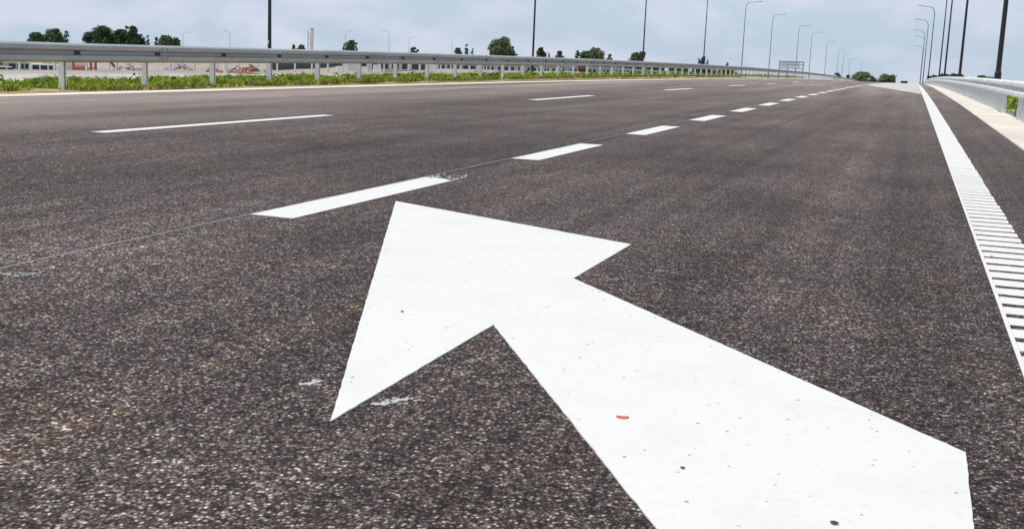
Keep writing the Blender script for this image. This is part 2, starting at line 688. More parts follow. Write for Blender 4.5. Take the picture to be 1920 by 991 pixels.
ORD = ['nearest', 'second', 'third', 'fourth', 'fifth', 'sixth', 'seventh', 'eighth', 'ninth', 'tenth', 'eleventh', 'twelfth', 'thirteenth',
       'fourteenth', 'fifteenth', 'sixteenth', 'seventeenth', 'eighteenth', 'nineteenth', 'twentieth', 'twenty-first', 'twenty-second',
       'twenty-third', 'twenty-fourth', 'twenty-fifth', 'twenty-sixth', 'twenty-seventh', 'twenty-eighth', 'twenty-ninth', 'thirtieth']
for k in range(26):
    y0 = 5.11 + 4.07 * k
    y1 = y0 + 2.12
    x0, x1 = -3.07, -2.84
    mb = MB()
    if k == 0:
        e = []
        for j in range(15):
            t = j / 14
            e.append((x1 + (x0 - x1) * t, 7.26 + .10 * t + random.uniform(-.035, .035)))
        slab(mb, [(x0 - .01, y0 + .01), (x1, y0)] + [(e[0][0], 7.33)] + e[1:], .003, 0, 0)
        for j in range(34):
            fx, fy = random.uniform(x0 + .005, x1 - .005), 7.36 + random.random() ** 1.8 * .34
            s = random.uniform(.004, .013)
            aa = [random.uniform(.6, 1.2) for _ in range(6)]
            slab(mb, [(fx + s * aa[q] * math.cos(q * 1.047), fy + 1.5 * s * aa[q] * math.sin(q * 1.047)) for q in range(6)], random.uniform(.001, .0028))
    else:
        slab(mb, [(x0, y0), (x1, y0), (x1, y1), (x0, y1)], .003, 0, .002 if k < 4 else 0)
    o = mb.build('lane_dash', M_paint)
    if k == 0:
        lb = 'wide white dash with a worn ragged far end, just behind the arrow head'
    else:
        lb = f'{ORD[k]} wide white dash of the line beginning behind the arrow head, counted from the arrow'
    tag(o, lb, 'road marking', 'wide white dashes between the right lane and the middle lane')

for k in range(9):
    y0 = 8.9 + 12.9 * k
    x0, x1 = -7.01, -6.85 + (.03 if k else 0)
    mb = MB()
    slab(mb, [(x0, y0), (x1, y0), (x1, y0 + 4.45), (x0, y0 + 4.45)], .003)
    tag(mb.build('thin_lane_dash', M_paint), f'{ORD[k]} thin long white dash of the line nearer the left guard rail', 'road marking',
        'thin white dashes between the two left lanes')

# thin pre-marking line along the wide dashes
mb = MB()
gy = [2.2]
while gy[-1] < 29.5:
    gy.append(gy[-1] + random.uniform(.02, .07))
gp, gq = [], []
for yy in gy:
    xo = -3.09 + .004 * mnoise.noise(Vector((0, yy * .6, 0)))
    w = max(.0012, .0052 + .0045 * mnoise.noise(Vector((9, yy * 2.2, 0))) + random.uniform(-.001, .001))
    gp.append((xo - w / 2, yy))
    gq.append((xo + w / 2, yy))
slab(mb, gq + gp[::-1], .0015)
tag(mb.build('guide_line', M_splash), 'hair thin faded white line running along the left edge of the wide dashes', 'road marking')

# edge line with raised ribs
mb = MB()
ly = stations(1.0, 600, 1.0, 1.03)
x0, x1 = .375, .60


def strip(mb, xa, xb, ys, h):
    vs = []
    for yy in ys:
        z = prof(yy)
        vs += [(xa, yy, z + .0005), (xa, yy, z + h), (xb, yy, z + h), (xb, yy, z + .0005)]
    fs = []
    for k in range(len(ys) - 1):
        a, b = 4 * k, 4 * k + 4
        fs += [(a, b, b + 1, a + 1), (a + 1, b + 1, b + 2, a + 2), (a + 2, b + 2, b + 3, a + 3)]
    fs += [(0, 1, 2, 3), tuple(4 * (len(ys) - 1) + q for q in (3, 2, 1, 0))]
    mb.add(vs, [f[::-1] for f in fs])


strip(mb, x0, x0 + .014, ly, .004)
yy = 1.08
while yy < 56:
    l_ = .097 + random.uniform(-.006, .006)
    xa, xb = x0 + .0145, x1 + random.uniform(-.004, .004)
    n = 8 if yy < 12 else 2
    tp = [(xa + (xb - xa) * q / n, yy + random.uniform(-.003, .003)) for q in range(n + 1)]
    tp += [(xb - (xb - xa) * q / n, yy + l_ + random.uniform(-.003, .003)) for q in range(n + 1)]
    slab(mb, tp, .0068, foot=.010)
    yy += .2
strip(mb, x0 + .0145, x1, stations(56.0, 600, 2.0, 1.03), .005)
tag(mb.build('ribbed_edge_line', M_paint), 'long white edge line with raised crosswise ribs beside the right gutter', 'road marking')


def blob(name, x, y, rx, ry, rot, h, mat, label, cat, n=14, rag=.3):
    mb = MB()
    pts = []
    for q in range(n):
        a = 2 * math.pi * q / n
        k = 1 + random.uniform(-rag, rag)
        px, py = rx * k * math.cos(a), ry * k * math.sin(a)
        pts.append((x + px * math.cos(rot) - py * math.sin(rot), y + px * math.sin(rot) + py * math.cos(rot)))
    slab(mb, pts, h)
    return tag(mb.build(name, mat), label, cat)


def fleck_cluster(name, x, y, length, width, rot, n, mat, label, cat):
    mb = MB()
    for q in range(n):
        t = random.uniform(-.5, .5)
        w = random.gauss(0, .28) * width * (1.1 - abs(t) * 1.6)
        ax, ay = t * length, w + .2 * width * math.sin(t * 7)
        px = x + ax * math.cos(rot) - ay * math.sin(rot)
        py = y + ax * math.sin(rot) + ay * math.cos(rot)
        s = random.uniform(.0025, .008)
        k = [random.uniform(.5, 1.3) for _ in range(6)]
        slab(mb, [(px + s * k[i] * math.cos(i * 1.047), py + 1.3 * s * k[i] * math.sin(i * 1.047)) for i in range(6)], random.uniform(.0012, .0036))
    return tag(mb.build(name, mat), label, cat)


fleck_cluster('paint_splash', -1.122, 2.521, .11, .04, .95, 48, M_splash, 'streak of white paint flecks on asphalt below the left barb of the arrow', 'paint splash')
fleck_cluster('paint_splash', -1.373, 2.577, .06, .03, .9, 24, M_splash, 'small smudge of white paint flecks left of the arrow barb tip', 'paint splash')
fleck_cluster('paint_splash', -2.941, 3.34, .13, .06, .4, 26, M_splash, 'scatter of white flecks at the left edge under the thin guide line', 'paint splash')

for x, y, s, lb in [(-1.502, 3.428, .0045, 'dark grit stone on the left barb of the white arrow'),
                    (-.381, 2.344, .004, 'dark grit stone on the left part of the arrow shaft, right of its edge'),
                    (-.062, 2.165, .006, 'dark grit stone on the arrow shaft at the bottom of the picture')]:
    mb = MB()
    vs, fs = [], []
    for j in range(4):
        for q in range(8):
            a = q * math.pi / 4
            rr = s * math.sin((j + .6) / 4.2 * math.pi) * random.uniform(.8, 1.25)
            vs.append((rr * 1.3 * math.cos(a), rr * math.sin(a), s * .9 * (1 - j / 3.2)))
    for j in range(3):
        for q in range(8):
            fs.append((j * 8 + q, (j + 1) * 8 + q, (j + 1) * 8 + (q + 1) % 8, j * 8 + (q + 1) % 8))
    fs.append(tuple(range(8)))
    mb.add(vs, fs)
    tag(mb.build('grit_stone', M_pebble, loc=(x, y, .005)), lb, 'stone')

mb = MB()
vs = [(0, 0, .0035)]
for q in range(16):
    a = 2 * math.pi * q / 16
    vs.append((.013 * math.cos(a) * (1 + .15 * math.sin(3 * a)), .011 * math.sin(a), .0012 + .0012 * math.cos(2 * a)))
vs += [(v[0] * .98, v[1] * .98, 0) for v in vs[1:]]
mb.add(vs, [(0, 1 + q, 1 + (q + 1) % 16) for q in range(16)] + [(1 + q, 17 + q, 17 + (q + 1) % 16, 1 + (q + 1) % 16) for q in range(16)])
o = mb.build('red_petal', M_petal, loc=(-.579, 2.635, .0045))
o.scale = (1.15, 1.1, 1)
o.rotation_euler = (0, 0, .2)
tag(o, 'small red petal lying on the left side of the white arrow shaft', 'petal')

# ------------------------------------------------------------------ guard rails
# W profile: (outward depth, height from the bottom of the beam)
WP = [(.012, 0), (.030, .004), (.078, .030), (.085, .042), (.085, .094), (.078, .106), (.014, .122), (.004, .130),
      (.004, .180), (.014, .188), (.078, .204), (.085, .216), (.085, .268), (.078, .280), (.030, .306), (.012, .310)]


def beam_mesh(mb, x, side, ys, zf, bottom, thick=.004):
    """W beam running along y; side=+1 bulges towards +x. Front and back sheets joined at the edges."""
    n = len(WP)
    vs = []
    for yy in ys:
        z = zf(yy) + bottom
        for d, h in WP:
            vs.append((x + side * d, yy, z + h))
        for d, h in WP[::-1]:
            vs.append((x + side * (d - thick), yy, z + h))
    m_ = 2 * n
    fs = []
    for k in range(len(ys) - 1):
        for q in range(m_):
            q2 = (q + 1) % m_
            f = (k * m_ + q, k * m_ + q2, (k + 1) * m_ + q2, (k + 1) * m_ + q)
            fs.append(f if side < 0 else f[::-1])
    fs += [tuple(range(m_)), tuple((len(ys) - 1) * m_ + q for q in range(m_))[::-1]]
    mb.add(vs, fs)


def post_mesh(h, w=.07, d=.10, t=.005, lip=.022, face=1):
    """C section post, open side towards +x*face"""
    mb = MB()
    f = face
    outl = [(d / 2, -w / 2 + lip), (d / 2, -w / 2), (-d / 2, -w / 2), (-d / 2, w / 2), (d / 2, w / 2), (d / 2, w / 2 - lip)]
    inn = [(d / 2 - t, -w / 2 + lip), (d / 2 - t, -w / 2 + t), (-d / 2 + t, -w / 2 + t), (-d / 2 + t, w / 2 - t), (d / 2 - t, w / 2 - t), (d / 2 - t, w / 2 - lip)]
    ring = outl + inn[::-1]
    n = len(ring)
    vs = [(f * x, y, -.15) for x, y in ring] + [(f * x, y, h) for x, y in ring]
    fs = [(i, (i + 1) % n, n + (i + 1) % n, n + i) for i in range(n)]
    k = len(outl)
    for i in range(k - 1):
        fs.append((n + i, n + i + 1, n + n - 2 - i, n + n - 1 - i))
    if f < 0:
        fs = [q[::-1] for q in fs]
    mb.add(vs, fs)
    return mb


def spacer_mesh(side):
    mb = MB()
    mb.box((-side * .008, 0, 0), (.085, .09, .17))
    return mb


def guard_rail(name, x, side, y0, y1, step, zf, mat_beam, mat_post, label, top=.75, first=None, detail_y=60, skip=(), nparts=100, post_w=.07, face=1, bolts=True):
    root = empty(name, (x, y0, zf(y0)))
    tag(root, label, 'guard rail')
    base = Vector((x, y0, zf(y0)))
    # beam, in 2-step long plates that overlap a little at the joints
    mb = MB()
    ys = stations(y0, y1, 1.1, 1.02)
    beam_mesh(mb, x, side, ys, zf, top - .31)
    mb.v = [(a - base.x, b - base.y, c - base.z) for a, b, c in mb.v]
    mb.build('rail_beam', mat_beam, root)
    first = y0 if first is None else first
    # lap plates with their bolts, one per joint
    k = 0
    yy = first
    while yy < min(y1, detail_y):
        if k % 2 == 0 and bolts:
            yb = yy + .02 + (.22 if side > 0 else 0)
            lap = MB()
            beam_mesh(lap, x + side * .0045, side, [yb - .05, yb + .26], zf, top - .31)
            lap.cur = 1
            for dz in (.075, .236):
                for dy in (-.08, .08):
                    lap.tube([(x + side * .082, yb + .1 + dy, zf(yb) + top - .31 + dz), (x + side * .096, yb + .1 + dy, zf(yb) + top - .31 + dz)], .014, 8)
            lap.v = [(a - base.x, b - base.y, c - base.z) for a, b, c in lap.v]
            lap.build('lap_plate', [mat_beam, M_bolt], root)
        yy += step
        k += 1
    bm_ = MB()
    bm_.box((0, 0, 0), (.020, .13, .050))
    bolt = bm_.build('bolt', M_bolt)
    pm = post_mesh(top - .12, w=post_w, face=face)
    proto = pm.build('post', mat_post, root)
    me = proto.data
    sm = spacer_mesh(side).build('spacer', mat_post, proto)
    bolt.parent = proto
    bolt.location = (side * .112, .24 if side > 0 else 0, top - .155)
    if not bolts:
        bolt.scale = (.3, .25, .5)
        bolt.location.x = side * .103
    yy = first
    k = 0
    made = 0
    rest = MB()
    while yy < y1:
        if k not in skip:
            px = x - side * .10
            loc = Vector((px, yy, zf(yy))) - base
            sloc = (side * .055, 0, top - .155)
            if made < nparts:
                if made == 0:
                    o, s = proto, sm
                else:
                    o = proto.copy()
                    COL.objects.link(o)
                    o.parent = root
                    s = None
                    if yy < detail_y:
                        s = sm.copy()
                        COL.objects.link(s)
                        s.parent = o
                        b2 = bolt.copy()
                        COL.objects.link(b2)
                        b2.parent = o
                o.location = loc
                if s is not None:
                    s.location = sloc
                made += 1
            else:
                rest.add([(a + loc.x, b + loc.y, c + loc.z) for a, b, c in pm.v], pm.f)
        yy += step
        k += 1
    if rest.v:
        tag(rest.build('post_row', mat_post, root), kind='stuff')
    return root


def zl(y):
    return interp(y, [0, 16, 28, 45, 60, 75, 100, 148, 195, 284, 400, 600], [-.02, -.01, .04, .06, .04, .0, -.10, -.45, -.95, -2.2, -4.9, -9.8])


guard_rail('guard_rail', -13.02, 1, 5.0, 420, 2.185, zl, M_zinc, M_zinc_pale, 'long grey corrugated steel guard rail above the grass on the left', .75, first=5.06 + .0)
guard_rail('guard_rail', 1.93, -1, 3.0, 330, 1.1, prof, M_zinc_pale, M_zinc_pale, 'pale steel guard rail with close set posts beside the right gutter', .74,
           first=3.1, detail_y=70, skip=(21, 22, 23), post_w=.10, face=-1, bolts=False)


def z2(y):
    return other(y) - .12


guard_rail('guard_rail', -36.6, 1, 20.0, 300, 2.2, z2, M_zinc, M_zinc_pale, 'far guard rail behind the pale second carriageway, seen under the near left rail', 1.05, detail_y=60)

# ------------------------------------------------------------------ grass on the verge


def grass_patch(name, spans, label, dens, hmul, zf):
    mb = MB()
    greens = [(.19, .27, .012), (.29, .36, .02), (.42, .46, .08), (.05, .10, .012), (.46, .42, .12), (.22, .31, .02), (.07, .13, .015)]
    for (x0, x1, y0, y1) in spans:
        y = y0
        while y < y1:
            dy = max(.5, y * .03)
            py0 = y
            n = int(dens * (x1 - x0) * dy * min(1.0, (22 / max(y, 8)) ** 1.1))
            big = max(1.0, (y / 22) ** .75)
            for _ in range(n):
                px = random.uniform(x0, x1 - (.35 if py0 < 15.5 and x1 < 0 else 0))
                py = y + random.random() * dy
                clump = mnoise.noise(Vector((px * 1.1, py * .8, 2))) + .35 * mnoise.noise(Vector((px * 4, py * 3, 7)))
                t = (px - x0) / (x1 - x0)
                if clump + .35 * (1 - abs(t - .4) * 2) < -.02 + random.uniform(-.14, .22):
                    continue
                h = hmul * random.uniform(.035, .125) * (1 + .9 * max(0, clump)) * (1.15 - .5 * t)
                w = random.uniform(.006, .014) * big * 1.25
                a = random.uniform(0, 2 * math.pi)
                lx, ly_ = math.cos(a) * h * random.uniform(.3, 1.6), math.sin(a) * h * random.uniform(.3, 1.6)
                b = random.uniform(0, 2 * math.pi)
                wx, wy = math.cos(b) * w, math.sin(b) * w
                z = zf(py)
                c = random.choice(greens)
                k = random.uniform(.75, 1.25)
                if t > .8 and random.random() < .45:
                    c = (.38, .30, .14)
                c = tuple(q * k * f for q, f in zip(c, (1.10, 1.18, .95)))
                mb.add([(px - wx, py - wy, z - .02), (px + wx, py + wy, z - .02), (px + wx * .8 + lx * .4, py + wy * .8 + ly_ * .4, z + h * .6),
                        (px + lx, py + ly_, z + h), (px - wx * .8 + lx * .4, py - wy * .8 + ly_ * .4, z + h * .6)], [(0, 1, 2, 3, 4)], c)
            # broad leaved weeds
            nw = int(3.8 * (x1 - x0) * dy * min(1, 24 / y) * hmul)
            for _ in range(nw):
                cx_, cy_ = random.uniform(x0, x0 + (x1 - x0) * .75), y + random.random() * dy
                if mnoise.noise(Vector((cx_ * .9, cy_ * .5, 11))) < -.05:
                    continue
                hh = random.uniform(.06, .22) * hmul
                c0 = random.choice([(.05, .11, .02), (.14, .24, .03), (.34, .42, .10), (.030, .065, .015)])
                for _ in range(14):
                    a = random.uniform(0, 2 * math.pi)
                    r0 = random.uniform(0, .10) * hmul
                    px, py, pz = cx_ + r0 * math.cos(a), cy_ + r0 * math.sin(a), zf(cy_) + hh * random.uniform(.15, 1)
                    s = random.uniform(.022, .055) * (big ** .8)
                    n_ = Vector((random.uniform(-1, 1), random.uniform(-1, 1), random.uniform(.2, 1.2))).normalized()
                    u = n_.orthogonal().normalized()
                    v = n_.cross(u)
                    k = random.uniform(.7, 1.3)
                    P = Vector((px, py, pz))
                    mb.add([P - u * s, P - v * s * .5, P + u * s, P + v * s * .5], [(0, 1, 2, 3)], tuple(q * k for q in c0))
            y += dy
    o = mb.build(name, M_grass)
    return tag(o, label, 'grass', kind='stuff')


grass_patch('grass', [(-14.6, -12.62, 8, 150)], 'bright green grass and weeds growing along the foot of the left guard rail', 820, 1.0, zl)
grass_patch('grass', [(2.15, 4.6, 12, 80)], 'yellow green grass behind the pale right guard rail', 260, 1.3, lambda y: prof(y) - .12)
grass_patch('grass', [(-17.9, -14.8, 10, 110)], 'thin grass on the slope between the two carriageways', 60, 1.0, lambda y: prof(y) - .25)

# ------------------------------------------------------------------ street lamps


def lamp_post(name, x, y, z, top, arm, far=False, reach=2.6, rad=(.085, .05)):
    """pole, swept arm and flat lantern; arm=+1 reaches towards +x"""
    root = empty(name, (x, y, z))
    H = top - z
    c = 1.35
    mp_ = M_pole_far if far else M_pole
    mb = MB()
    mb.tube([(0, 0, -.3), (0, 0, .02), (0, 0, 1.2)], [rad[0] * 1.35, rad[0] * 1.35, rad[0] * 1.3], 14)
    mb.tube([(0, 0, 1.2), (0, 0, 1.28), (0, 0, H * .5), (0, 0, H - c)], [rad[0] * 1.3, rad[0], (rad[0] + rad[1]) / 2, rad[1]], 14)
    mb.build('pole', mp_, root, smooth=False)
    pts = []
    for k in range(9):
        a = k / 8 * math.pi / 2
        pts.append((arm * (c * .62) * (1 - math.cos(a)), 0, H - c + c * .92 * math.sin(a)))
    pts.append((arm * (reach - .55), 0, H - c * .08 + .10))
    mb = MB()
    mb.tube(pts, [rad[1] * .95 - .002 * k for k in range(len(pts))], 10)
    mb.build('arm', mp_, root, smooth=True)
    # lantern: flattened tapered shell
    mb = MB()
    vs = []
    prof_ = [(-.40, .05, .035), (-.36, .10, .06), (-.1, .16, .085), (.2, .15, .07), (.40, .08, .035)]
    for px, hw, hh in prof_:
        for k in range(8):
            a = 2 * math.pi * k / 8
            zz = math.sin(a) * hh
            vs.append((px * arm, math.cos(a) * hw, zz if zz > 0 else zz * .45))
    fs = [(j * 8 + k, j * 8 + (k + 1) % 8, (j + 1) * 8 + (k + 1) % 8, (j + 1) * 8 + k) for j in range(4) for k in range(8)]
    fs += [tuple(range(8)), tuple(32 + k for k in range(8))]
    mb.add(vs, fs)
    lan = mb.build('lantern', M_lum, root, smooth=True)
    lan.location = (arm * (reach - .30), 0, H + .06)
    g = MB()
    g.box((arm * .02, 0, -.045), (.44, .22, .02))
    g.build('lens', M_glass, lan)
    if not far:
        mb = MB()
        mb.box((0, -rad[0] * 1.33, .8), (.10, .012, .35))
        mb.build('access_door', mp_, root)
    return root


LEFT = [(55.0, 12.6), (100.3, 12.6), (145.2, 12.6), (190.0, 12.5), (234.6, 12.8), (281.0, 12.5), (347.1, 12.4), (392.9, 11.9), (463.6, 10.6), (539.0, 9.1),
        (580.2, 7.9), (639.0, 6.0), (781.3, 5.4)]
LNAME = ['nearest', 'second', 'third', 'fourth', 'fifth', 'sixth', 'seventh', 'eighth', 'ninth', 'tenth', 'eleventh', 'twelfth', 'farthest']
for k, (y, top) in enumerate(LEFT):
    base = min(other(y), top - 12.6) if k > 7 else other(y) - .05
    base = max(base, terrain(-32, y) - .4) if k <= 7 else terrain(-32, y) - .1
    r0 = (.098, .055) if k < 6 else (.10, .06)
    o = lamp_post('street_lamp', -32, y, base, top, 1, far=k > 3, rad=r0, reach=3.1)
    lb = {0: 'nearest thick dark lamp post of the left row, with a small pale plate', 12: 'farthest faint lamp post of the left row, near the horizon trees'}.get(
        k, f'{LNAME[k]} lamp post of the left row counted from its nearest dark post')
    tag(o, lb, 'street lamp', 'lamp posts in a row beyond the left guard rail')
    if k == 0:
        mb = MB()
        mb.box((.0, 0, 0), (.12, .02, .16))
        p = mb.build('number_plate', M_block, o)
        p.location = (-.055, -.10, 1.55 - base - .55)
        p['label'] = 'small pale plate on the pole'
RIGHT = [(49.9, 3.1, 12.3), (90.6, 3.1, 12.4), (130.2, 3.0, 12.3), (165.0, 3.15, 12.2), (213, 1.9 + .1, 11.7), (250, 1.45, 10.96), (300, 1.25, 10.5), (345, 1.5, 10.3), (405, 1.7, 8.9)]
for k, (y, x, top) in enumerate(RIGHT):
    x = max(x, 2.35) if y < 200 else x + .35
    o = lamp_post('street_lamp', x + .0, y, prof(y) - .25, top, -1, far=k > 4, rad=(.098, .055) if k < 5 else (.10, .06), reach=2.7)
    lb = 'nearest thick black lamp post of the right row, behind the right guard rail' if k == 0 else \
        f'{LNAME[k]} lamp post of the right row counted from the thick black one'
    tag(o, lb, 'street lamp', 'lamp posts in a row behind the right guard rail')

# ------------------------------------------------------------------ distant things


def ray_point(px, py, dist):
    """where a sight line of the survey photograph meets a thing at this distance (used once, to measure positions)"""
    v = right * (px - 960) + down * (py - 495.5) + fwd * 2200
    h = Vector((v.x, v.y)).length
    t = dist / h
    return Vector((v.x * t, v.y * t, CAM_H + v.z * t))


def tree(name, px, top_py, wpx, dist, label, group, shape='round', trunk=.35, hue=0, seed=0):
    rnd = random.Random(seed * 13 + int(px))
    P = ray_point(px, top_py, dist)
    gx, gy = P.x, P.y
    gz = terrain(gx, gy)
    H = max(2.5, P.z - gz)
    W = wpx * dist / 2200 * 1.0
    root = empty(name, (gx, gy, gz))
    tag(root, label, 'bush' if 'bush' in name else 'tree', group)
    mb = MB()
    th = H * trunk
    bend = [(rnd.uniform(-.02, .02) * H * q, rnd.uniform(-.02, .02) * H * q, q * H * .8) for q in (0, .25, .5, .75, 1)]
    bend[0] = (0, 0, -.3)
    mb.tube(bend, [H * .028, H * .022, H * .017, H * .011, H * .004], 8)
    for _ in range(5):
        a = rnd.uniform(0, 6.28)
        z0_ = H * rnd.uniform(.3, .6)
        mb.tube([(0, 0, z0_), (math.cos(a) * W * .2, math.sin(a) * W * .2, z0_ + H * .12), (math.cos(a) * W * .36, math.sin(a) * W * .36, z0_ + H * .2)],
                [H * .012, H * .008, H * .003], 6)
    mb.build('trunk', M_bark, root)
    mb = MB()
    blobs = []
    zlo = H * (trunk * .4)
    nb = max(9 if shape == 'round' else 7, int((H - zlo) / (W * .16)))
    for k in range(nb):
        t = (k + .5) / nb
        z = zlo + (H - zlo) * t
        if shape == 'round':
            rr = W * .5 * math.sqrt(max(.22, 1 - max(0, 2 * t - 1.0) ** 2 * .8))
        elif shape == 'low':
            rr = W * .5 * (1.1 - t * .7)
        else:
            rr = W * .5 * (1 - .55 * t) * .8
        for _ in range(3 if shape != 'slim' else 2):
            a = rnd.uniform(0, 6.28)
            br = rr * rnd.uniform(.30, .60)
            off = max(0, rr - br) * rnd.uniform(.3, 1.35)
            blobs.append((math.cos(a) * off, math.sin(a) * off, min(z + (H - zlo) / nb * rnd.uniform(-.4, 1.2), H - br * .7), br))
    ls = .20 + .0007 * dist
    base = [(.042, .078, .034), (.072, .115, .048), (.125, .16, .075)][hue]
    for (bx, by, bz, br) in blobs:
        n = int(min(420, 30 * (br / ls) ** 2))
        kb = rnd.uniform(.75, 1.3)
        for _ in range(n):
            d = Vector((rnd.gauss(0, 1), rnd.gauss(0, 1), rnd.gauss(0, 1))).normalized() * br * rnd.random() ** .38 * rnd.uniform(.85, 1.25)
            p = Vector((bx + d.x, by + d.y, bz + d.z * .85))
            if p.z < .1:
                continue
            n_ = (d.normalized() + Vector((rnd.uniform(-.8, .8), rnd.uniform(-.8, .8), rnd.uniform(-.5, .9)))).normalized()
            u = n_.orthogonal().normalized()
            v = n_.cross(u)
            s = ls * rnd.uniform(.35, .8)
            k = kb * rnd.uniform(.6, 1.5)
            mb.add([p - u * s, p - v * s * .6, p + u * s, p + v * s * .7], [(0, 1, 2, 3)], tuple(q * k for q in base))
    mb.build('crown', M_leaf, root)
    return root


TREES = [
    # px, top, width, dist, shape, hue, label
    (68, 61, 24, 260, 'round', 1, 'small round tree at the far left end above the left guard rail'),
    (84, 65, 16, 265, 'round', 0, 'low dark tree between the leftmost tree and the spiky one'),
    (102, 54, 24, 255, 'round', 1, 'taller tree in the middle of the leftmost tree clump'),
    (124, 58, 17, 262, 'slim', 1, 'slim tree at the right end of the leftmost tree clump'),
    (170, 60, 26, 250, 'round', 0, 'tree at the left end of the largest dark clump'),
    (196, 50, 36, 245, 'round', 0, 'broad tall tree with the highest crown in the largest dark clump'),
    (228, 56, 30, 252, 'round', 0, 'broad tree in the middle of the largest dark clump'),
    (247, 49, 25, 247, 'round', 0, 'upright tree right of the middle of the largest dark clump'),
    (263, 64, 22, 250, 'low', 0, 'low sloping tree at the right end of the largest dark clump'),
    (277, 66, 10, 270, 'slim', 0, 'narrow little tree standing alone right of the largest dark clump'),
    (293, 70, 12, 280, 'slim', 1, 'small tree at the left end of the third clump from the left'),
    (312, 67, 26, 275, 'round', 1, 'round tree in the middle of the third clump from the left'),
    (330, 71, 14, 280, 'round', 1, 'round little tree at the right end of the third clump'),
    (551, 84, 10, 330, 'low', 1, 'tiny shrub top just right of the nearest left lamp post'),
    (566, 84, 22, 330, 'low', 1, 'low bushy tree left of the white tower'),
    (645, 82, 10, 330, 'slim', 1, 'small left hand tree of the pair right of the white tower'),
    (657, 76, 18, 325, 'round', 1, 'spiky tree right of the white tower'),
    (668, 80, 10, 330, 'slim', 1, 'thin tree touching the spiky tree right of the white tower'),
    (778, 89, 22, 360, 'low', 0, 'low dark bush like tree alone midway along the left guard rail'),
    (859, 90, 13, 360, 'round', 0, 'low dark tree left of a thin leaning one'),
    (875, 83, 13, 355, 'slim', 1, 'thin tree between two low ones, left of the large pale tree'),
    (886, 91, 9, 355, 'slim', 1, 'little pointed tree just left of the large pale tree'),
    (941, 70, 34, 300, 'round', 2, 'large pale green tree above the middle of the left guard rail'),
    (957, 87, 28, 300, 'low', 2, 'low bushy tree leaning on the right side of the large pale tree'),
    (926, 82, 18, 302, 'round', 2, 'low left companion of the large pale tree'),
    (1016, 89, 16, 330, 'round', 0, 'rounded dark tree just right of the second left lamp post'),
    (1030, 98, 6, 340, 'slim', 0, 'tiny pointed tree right of the rounded dark tree'),
    (1050, 96, 20, 350, 'low', 1, 'low tree left of the wide pale thicket'),
    (1083, 95, 16, 360, 'slim', 0, 'pointed tree at the left end of the wide pale thicket'),
    (1100, 96, 26, 360, 'round', 2, 'bushy tree in the middle of the wide pale thicket'),
    (1118, 90, 28, 358, 'round', 2, 'tallest round tree of the wide pale thicket'),
    (1144, 102, 16, 370, 'low', 1, 'low bush right of the wide pale thicket'),
    (1190, 99, 22, 370, 'round', 1, 'bushy tree at the foot of the third left lamp post'),
    (1204, 97, 14, 372, 'round', 0, 'dark tree touching the third left lamp post'),
    (1311, 110, 8, 400, 'slim', 0, 'small tree left of the fourth left lamp post'),
    (1319, 106, 9, 400, 'round', 0, 'small dark tree right at the fourth left lamp post'),
    (1327, 111, 8, 402, 'slim', 1, 'small tree right of the fourth left lamp post'),
    (1364, 117, 8, 420, 'low', 0, 'tiny bush between the fourth and fifth left lamp posts'),
    (1180, 119, 40, 420, 'low', 1, 'low thicket bush seen under the rail right of the brown box'),
    (1225, 121, 44, 430, 'low', 0, 'low thicket bush under the rail just right of the third left lamp post'),
    (1270, 124, 44, 430, 'low', 1, 'low thicket bush under the rail between the third and fourth left lamp posts'),
    (1318, 127, 44, 440, 'low', 0, 'low thicket bush under the rail at the fourth left lamp post'),
    (1366, 130, 44, 440, 'low', 1, 'low thicket bush under the rail left of the fifth left lamp post'),
    (1570, 137, 20, 640, 'low', 1, 'low tree at the left end of the far horizon trees'),
    (1590, 141, 14, 640, 'low', 0, 'low dark tree among the far horizon trees, left of the round ones'),
    (1617, 136, 32, 600, 'round', 2, 'round far tree left of the gap on the horizon'),
    (1637, 143, 18, 610, 'low', 1, 'low far tree filling the gap between the two round horizon trees'),
    (1656, 139, 20, 590, 'round', 2, 'left one of the two joined trees where the dashes end'),
    (1672, 141, 18, 592, 'round', 1, 'right one of the two joined trees where the dashes end'),
    (1697, 152, 20, 800, 'low', 0, 'very low dark tree left of the end of the right lamp row'),
    (1756, 143, 26, 330, 'round', 0, 'dark bush at the left end of the hedge behind the right lamp posts'),
    (1771, 140, 26, 325, 'round', 0, 'dark bush between the third and fourth right lamp posts'),
    (1792, 139, 22, 330, 'round', 0, 'dark bush left of the second right lamp post'),
    (1804, 143, 16, 332, 'low', 0, 'low dark bush right of the second right lamp post'),
    (1842, 142, 20, 300, 'round', 1, 'round bush left of the nearest right lamp post'),
    (1858, 145, 24, 302, 'low', 1, 'low bush touching the nearest right lamp post'),
    (1885, 151, 16, 300, 'low', 0, 'low dark bush right of the nearest right lamp post'),
    (1901, 153, 18, 300, 'low', 0, 'rightmost low dark bush at the edge of the picture'),
]
for i, (px, tp, w, dist, sh, hue, lb) in enumerate(TREES):
    nm = 'bush' if 'bush' in lb.split(' ')[:4] or sh == 'low' and 'bush' in lb else 'tree'
    lb2 = lb if nm == 'bush' or 'bush' not in lb else lb
    tree(nm, px, tp, w * 1.25, dist, lb2, 'trees and bushes on the horizon', sh, .16, hue, i)

